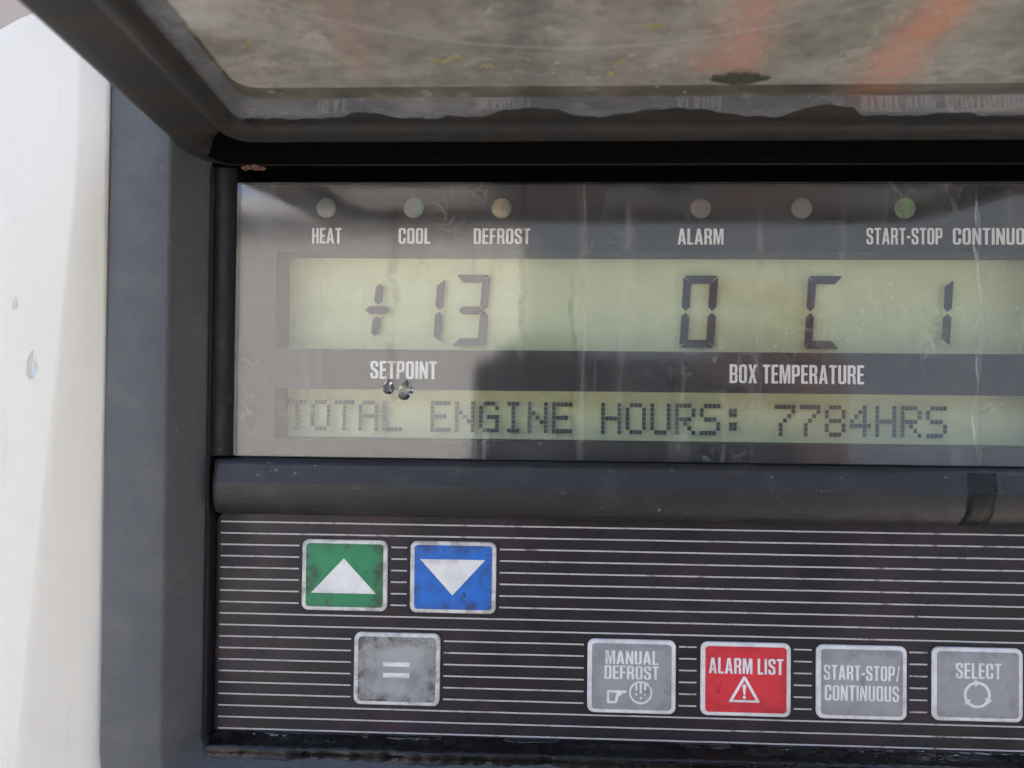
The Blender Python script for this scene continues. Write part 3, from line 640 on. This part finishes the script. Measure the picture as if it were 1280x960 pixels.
# ------------------------------------------------------------------ loose things: leaves, moss, water
def leaf(u, s_, ln, wd, ang, curl, label, mat='dry_leaf'):
    rows = []; ca, sa = math.cos(ang), math.sin(ang)
    for t in (-1, 1):
        row = []
        for i in range(13):
            q = i / 12 - .5; half = wd * (1 - (2 * q) ** 2) * .5 + .04; dv = curl * math.sin(q * 9)
            a, b = q * ln, dv + t * half; row.append(lidp(u + a * ca - b * sa, s_ + a * sa + b * ca, W + .28 - .25 - .3 * abs(t * half) - .15 * math.cos(q * 14)))
        rows.append(row)
    rows.insert(1, [tuple((Vector(a) + Vector(b)) / 2 + Vector((0, 0, -.12))) for a, b in zip(*rows)])
    top = [[(a, b, c_ + .16) for a, b, c_ in r] for r in rows][::-1]
    v, f = loft(rows + top + [rows[0]]); o = mesh('leaf_fragment', v, f, mat, None, smooth=True)
    return tag(o, label, 'leaf', 'dry leaf fragments on the lid pane')
leaf(-16.5, 44.5, 7, .8, .1, .7, 'longest wavy yellow leaf fragment on the dirty lid pane')
leaf(-10.2, 42.4, 2.2, .55, 0, .1, 'short yellow leaf fragment right of the longest wavy one on the lid pane')
leaf(12.0, 43.2, 2.0, .8, .5, .1, 'small bright yellow leaf fragment above the glue bumps at pane centre')
leaf(10.8, 39.6, 1.5, .8, 1.1, .1, 'pale curled leaf crumb just below the small bright leaf fragment')
leaf(16.0, 53.5, 4.2, 1.3, -.2, .3, 'broad pale leaf fragment nearest the top edge, blurred')
leaf(-48.0, 49.5, 1.6, .7, .3, .1, 'tiny yellow leaf crumb at the left end of the lid pane')
rows = []
for t in range(5):
    rr_ = (1.0, .85, .6, .3, .02)[t]; rows.append([lidp(32.8 + rr_ * (4.6 + .9 * math.sin(k * 1.7) + .5 * math.sin(k * 3.1)) * math.cos(k * math.pi / 14), 37.6 + rr_ * (1.5 + .35 * math.sin(k * 2.3)) * math.sin(k * math.pi / 14), W + .3 - (0, .5, .8, 1.0, 1.1)[t] - .1 * math.sin(k * 1.3)) for k in range(28)])
v, f = loft(rows, True); tag(mesh('moss_clump', v, f, 'moss', None, smooth=True), 'dark moss clump stuck under the dirty lid pane', 'moss')
rnd = random.Random(3); parts = []
for q in range(26):
    cx_ = -67.5 + abs(rnd.gauss(0, 2.6)); rr0 = rnd.uniform(.14, .5) * (1.3 if q < 3 else 1); sy_ = -1.2 - rnd.uniform(0, 2.6); rows = []
    for t in range(5):
        ph_ = -math.pi / 2 + math.pi * (t + .02) / 4.04; rows.append([(cx_ + rr0 * 1.4 * math.cos(ph_) * math.cos(k * math.pi / 4) * rnd.uniform(.7, 1.2), sy_ + rr0 * math.cos(ph_) * math.sin(k * math.pi / 4) * rnd.uniform(.7, 1.2), lidz(-sy_) * 0 + 50.2 + .1 * -sy_ - .25 - rr0 * .35 + rr0 * .8 * math.sin(ph_)) for k in range(8)])
    parts.append(loft(rows, True))
v, f = join(parts); tag(mesh('rust_crumbs', v, f, 'rust_dirt', None), 'reddish brown crumbs of dirt on the hinge lip at the left corner', 'dirt')

def drop(x, y, z, wd, ht, th, label, group, tail=0., skew=0., mat='water'):
    rows = []; n = 28
    for rr_, d in ((1, 0), (.96, .35), (.86, .66), (.66, .9), (.38, 1.0), (.03, 1.03)):
        row = []
        for k in range(n):
            a = 2 * math.pi * k / n; px = math.cos(a) * wd / 2; pz = math.sin(a) * ht / 2
            if pz > 0: px *= (1 - (.75 if mat == 'water' else .35) * (pz / (ht / 2)) ** 1.4) if tail else 1; pz *= 1 + tail
            px *= 1 + .07 * math.sin(3 * a + x) + .05 * math.sin(5 * a + 2 * x); row.append((x + px * rr_ + skew * pz * rr_, y - th * d * (1 - .35 * (1 if pz > 0 else 0) * min(1, pz / ht)), z + pz * rr_))
        rows.append(row)
    v, f = loft(rows, True); n6 = len(rows) - 1
    f = f + [tuple(range(n - 1, -1, -1)), tuple(n6 * n + k for k in range(n))]
    o = mesh('water_drop', v, f, mat, None, smooth=True); return tag(o, label, 'water drop', group)
GD = 'water drops on the display window'
drop(-34.3, -2.02, 1.5, 2.7, 3.1, .38, 'round dark water drop on the glass just below the T of SETPOINT', GD, .25)
drop(-30.6, -2.02, .6, 3.4, 3.8, .36, 'pointed water drop on the glass below the P of SETPOINT', GD, .35, .12)
drop(-106.0, -15.52, 4.6, 2.4, 4.6, .35, 'largest water drop running down the white panel', 'water drops on the white panel', .6, .04, 'water_thin')
drop(-109.8, -15.52, 17.6, 1.3, 1.8, .3, 'small water drop high on the white panel by the photo edge', 'water drops on the white panel', .9, .03, 'water_thin')
# running water streak near the right end of the window
def trickle(cx, z0, z1, hw, y, label, seed):
    r_ = random.Random(seed); rows = []; n = 70
    ph = [r_.uniform(0, 6) for _ in range(4)]
    for i in range(n):
        t = i / (n - 1); zz = z1 + (z0 - z1) * t
        wob = .45 * math.sin(t * 9 + ph[0]) + .25 * math.sin(t * 23 + ph[1]); h = hw * (.65 + .35 * math.sin(t * 17 + ph[2]) + .2 * math.sin(t * 41 + ph[3])) * min(1, t * 8 + .15) * min(1, (1 - t) * 8 + .2)
        th = .32 * (.7 + .5 * math.sin(t * 31 + ph[3]))
        rows.append([(cx + wob + h * a, y - th * b, zz) for a, b in ((-1, 0), (-.8, .55), (-.4, .9), (0, 1), (.4, .9), (.8, .55), (1, 0))])
    v, f = loft(rows); o = mesh('water_trickle', v, f, 'water_film', None, smooth=True); return tag(o, label, 'water trickle', 'water trickles on the display window')
trickle(92.6, -13.5, 46.5, .95, -2.02, 'long water trickle down the window right of the last digit 1', 5)
trickle(-35.0, -10.5, -3.0, .75, -2.02, 'short broken water trickle over the L of TOTAL', 11)

# ------------------------------------------------------------------ what the glass mirrors: the photographer, the phone, a parked trailer that also blocks sky light
simple('jacket_cloth', (.018, .02, .03), .85); simple('skin', (.52, .30, .22), .55); simple('trouser_cloth', (.03, .03, .04), .9); simple('hair', (.02, .015, .012), .6)
simple('phone_body', (.012, .012, .014), .3); simple('phone_glass', (.01, .01, .012), .08); simple('trailer_paint', (.10, .125, .155), .5); simple('tyre_rubber', (.02, .02, .02), .85); simple('chassis_steel', (.06, .06, .065), .6)
dgs = bpy.context.evaluated_depsgraph_get
def skinned(name, pts, edges, mat, parent=None, sub=2):
    """pts: (x, y, z, rx, ry) in metres; vertex 0 is the root"""
    me = bpy.data.meshes.new(name); me.from_pydata([p[:3] for p in pts], edges, []); me.update()
    o = bpy.data.objects.new(name, me); C.objects.link(o)
    o.modifiers.new('skin', 'SKIN'); sb = o.modifiers.new('sub', 'SUBSURF'); sb.levels = sub; sb.render_levels = sub
    if not me.skin_vertices: me.skin_vertices.new() if hasattr(me.skin_vertices, 'new') else None
    for i, p in enumerate(pts): me.skin_vertices[0].data[i].radius = (p[3], p[4] if len(p) > 4 else p[3])
    me.skin_vertices[0].data[0].use_root = True
    bpy.context.view_layer.update(); dg = dgs(); m2 = bpy.data.meshes.new_from_object(o.evaluated_get(dg), depsgraph=dg)
    o.modifiers.clear(); o.data = m2; m2.materials.clear(); m2.materials.append(M[mat])
    for p in m2.polygons: p.use_smooth = True
    if parent: o.parent = parent
    return o
BX, BY = .0, -.60                                      # photographer stands here
per = empty('person', 'person in a dark jacket holding up a phone, mirrored in the display glass', 'person')
P = [(BX, BY, -.72, .15, .11), (BX, BY, -.52, .14, .10), (BX, BY + .01, -.36, .15, .10), (BX, BY + .01, -.27, .07, .065), (BX, BY + .03, -.19, .055), (BX, BY + .04, -.10, .074, .088), (BX, BY + .04, -.01, .066, .078)]
E = [(0, 1), (1, 2), (2, 3), (3, 4), (4, 5), (5, 6)]
def add(pt, to):
    P.append(pt); E.append((to, len(P) - 1)); return len(P) - 1
hand_r = Vector((.128, -.200, -.045))
for sx, wrist, palm in ((1, (.158, -.308, -.020), (.136, -.254, .014)), (-1, (-.085, -.315, -.115), (-.070, -.262, -.085))):
    a = add((BX + sx * .19, BY + .01, -.34, .06), 2); a = add((BX + sx * .25, BY + .10, -.52, .048), a) if False else add((BX + sx * .24, BY + .12, -.47, .046), a)
    a = add((*wrist, .028, .022), a); a = add((*palm, .036, .016), a)
    for k in range(4):                                  # fingers reach over the phone's edge and curl towards its lens side
        zz = palm[2] + .030 - .019 * k; ln = (.9, 1.0, .95, .78)[k]
        kn = add((palm[0] - sx * .004, palm[1] + .022, zz, .0095), a)
        f1 = add((palm[0] - sx * .018, palm[1] + .022 + .024 * ln, zz + .004, .0088), kn)
        f2 = add((palm[0] - sx * (.018 + .026 * ln), palm[1] + .024 + .022 * ln, zz + .007, .008), f1); add((palm[0] - sx * (.018 + .046 * ln), palm[1] + .020 + .018 * ln, zz + .008, .007), f2)
    t1 = add((palm[0] - sx * .020, palm[1] - .012, palm[2] + .012, .011), a); add((palm[0] - sx * .042, palm[1] - .004, palm[2] + .026, .009), t1)
for sx in (-1, 1):
    a = add((BX + sx * .10, BY, -.80, .10), 0); a = add((BX + sx * .11, BY + .02, -1.16, .065), a); a = add((BX + sx * .11, BY - .01, -1.54, .045), a); add((BX + sx * .12, BY + .13, -1.585, .04, .03), a)
skinned('body', P, E, 'skin', per)
J = [(BX, BY, -.70, .175, .13), (BX, BY, -.52, .17, .125), (BX, BY + .01, -.37, .175, .12), (BX, BY + .01, -.29, .10, .085), (BX, BY + .02, -.235, .075, .07)]; JE = [(0, 1), (1, 2), (2, 3), (3, 4)]
for sx, wrist in ((1, (.164, -.328, -.036)), (-1, (-.09, -.335, -.125))):
    J.append((BX + sx * .19, BY + .01, -.35, .075)); JE.append((2, len(J) - 1)); J.append((BX + sx * .24, BY + .12, -.475, .062)); JE.append((len(J) - 2, len(J) - 1)); J.append((*wrist, .04)); JE.append((len(J) - 2, len(J) - 1))
skinned('jacket', J, JE, 'jacket_cloth', per)
T = [(BX, BY, -.74, .16, .12)]; TE = []
for sx in (-1, 1):
    T.append((BX + sx * .10, BY, -.84, .115)); TE.append((0, len(T) - 1)); T.append((BX + sx * .11, BY + .02, -1.16, .085)); TE.append((len(T) - 2, len(T) - 1)); T.append((BX + sx * .11, BY - .01, -1.52, .07)); TE.append((len(T) - 2, len(T) - 1))
skinned('trousers', T, TE, 'trouser_cloth', per)
skinned('hair', [(BX, BY + .02, .03, .07, .085), (BX, BY - .03, .0, .075, .07), (BX, BY - .045, -.08, .07, .05)], [(0, 1), (1, 2)], 'hair', per)
ph = empty('mobile_phone', 'dark mobile phone held by the person, mirrored in the display glass', 'phone')
mesh('case', *prism(rrect(-36, -64, 124, 19, 9, 6), -226, -217, .8), 'phone_body', ph)
mesh('lens', *prism([(math.cos(k * .3927) * 5.5 - 14, math.sin(k * .3927) * 5.5 - 9) for k in range(16)], -226, -227.4, .4), 'phone_glass', ph)
def mbox(name, x0, x1, y0, y1, z0, z1, mat, parent):
    v, f = box(x0 * 1000, x1 * 1000, y0 * 1000, y1 * 1000, z0 * 1000, z1 * 1000); return mesh(name, v, f, mat, parent)
tra = empty('parked_trailer', 'dark blue grey parked box trailer mirrored in the right of the display glass, extended to block sky light', 'trailer', (0, 0, 0))
mbox('cargo_box', 0, 9.5, -2.55, 0, -.55, 2.3, 'trailer_paint', tra); mbox('chassis', .2, 9.3, -2.1, -.45, -.85, -.551, 'chassis_steel', tra); mbox('side_guard', 1.6, 5.2, -.12, -.06, -1.15, -.95, 'chassis_steel', tra)
for sx in (6.2, 7.5, 8.8):
    for yy in (-.36, -2.5):
        rows = [[((sx + rr_ * .001 * math.cos(k * math.pi / 14)) * 1000, (yy + dx) * 1000, -1100 + rr_ * math.sin(k * math.pi / 14)) for k in range(28)] for dx, rr_ in ((0, 60), (0, 430), (.03, 510), (.25, 510), (.28, 430), (.28, 60))]
        v, f = loft(rows, True); mesh('wheel', v, f, 'tyre_rubber', tra)
tra.location = (-.16, -6.4, 0); tra.rotation_euler = (0, 0, math.radians(44))  # turned in close on the right to block sky light from the panel

wh = empty('warehouse', 'sunlit pale warehouse behind the photographer, mirrored bright in the left of the display glass', 'warehouse')
simple('pale_cladding', (.205, .215, .22), .6); simple('roof_sheet', (.3, .31, .33), .6)
mbox('wall', -16, -.42, -34, -14, -1.62, 3.3, 'pale_cladding', wh); mbox('roof', -16.3, -.30, -34.4, -13.6, 3.302, 3.6, 'roof_sheet', wh)
for i in range(2): mbox('loading_door', -14.5 + i * 4.5, -11.5 + i * 4.5, -13.995, -13.9, -1.6, 1.3, 'roof_sheet', wh)
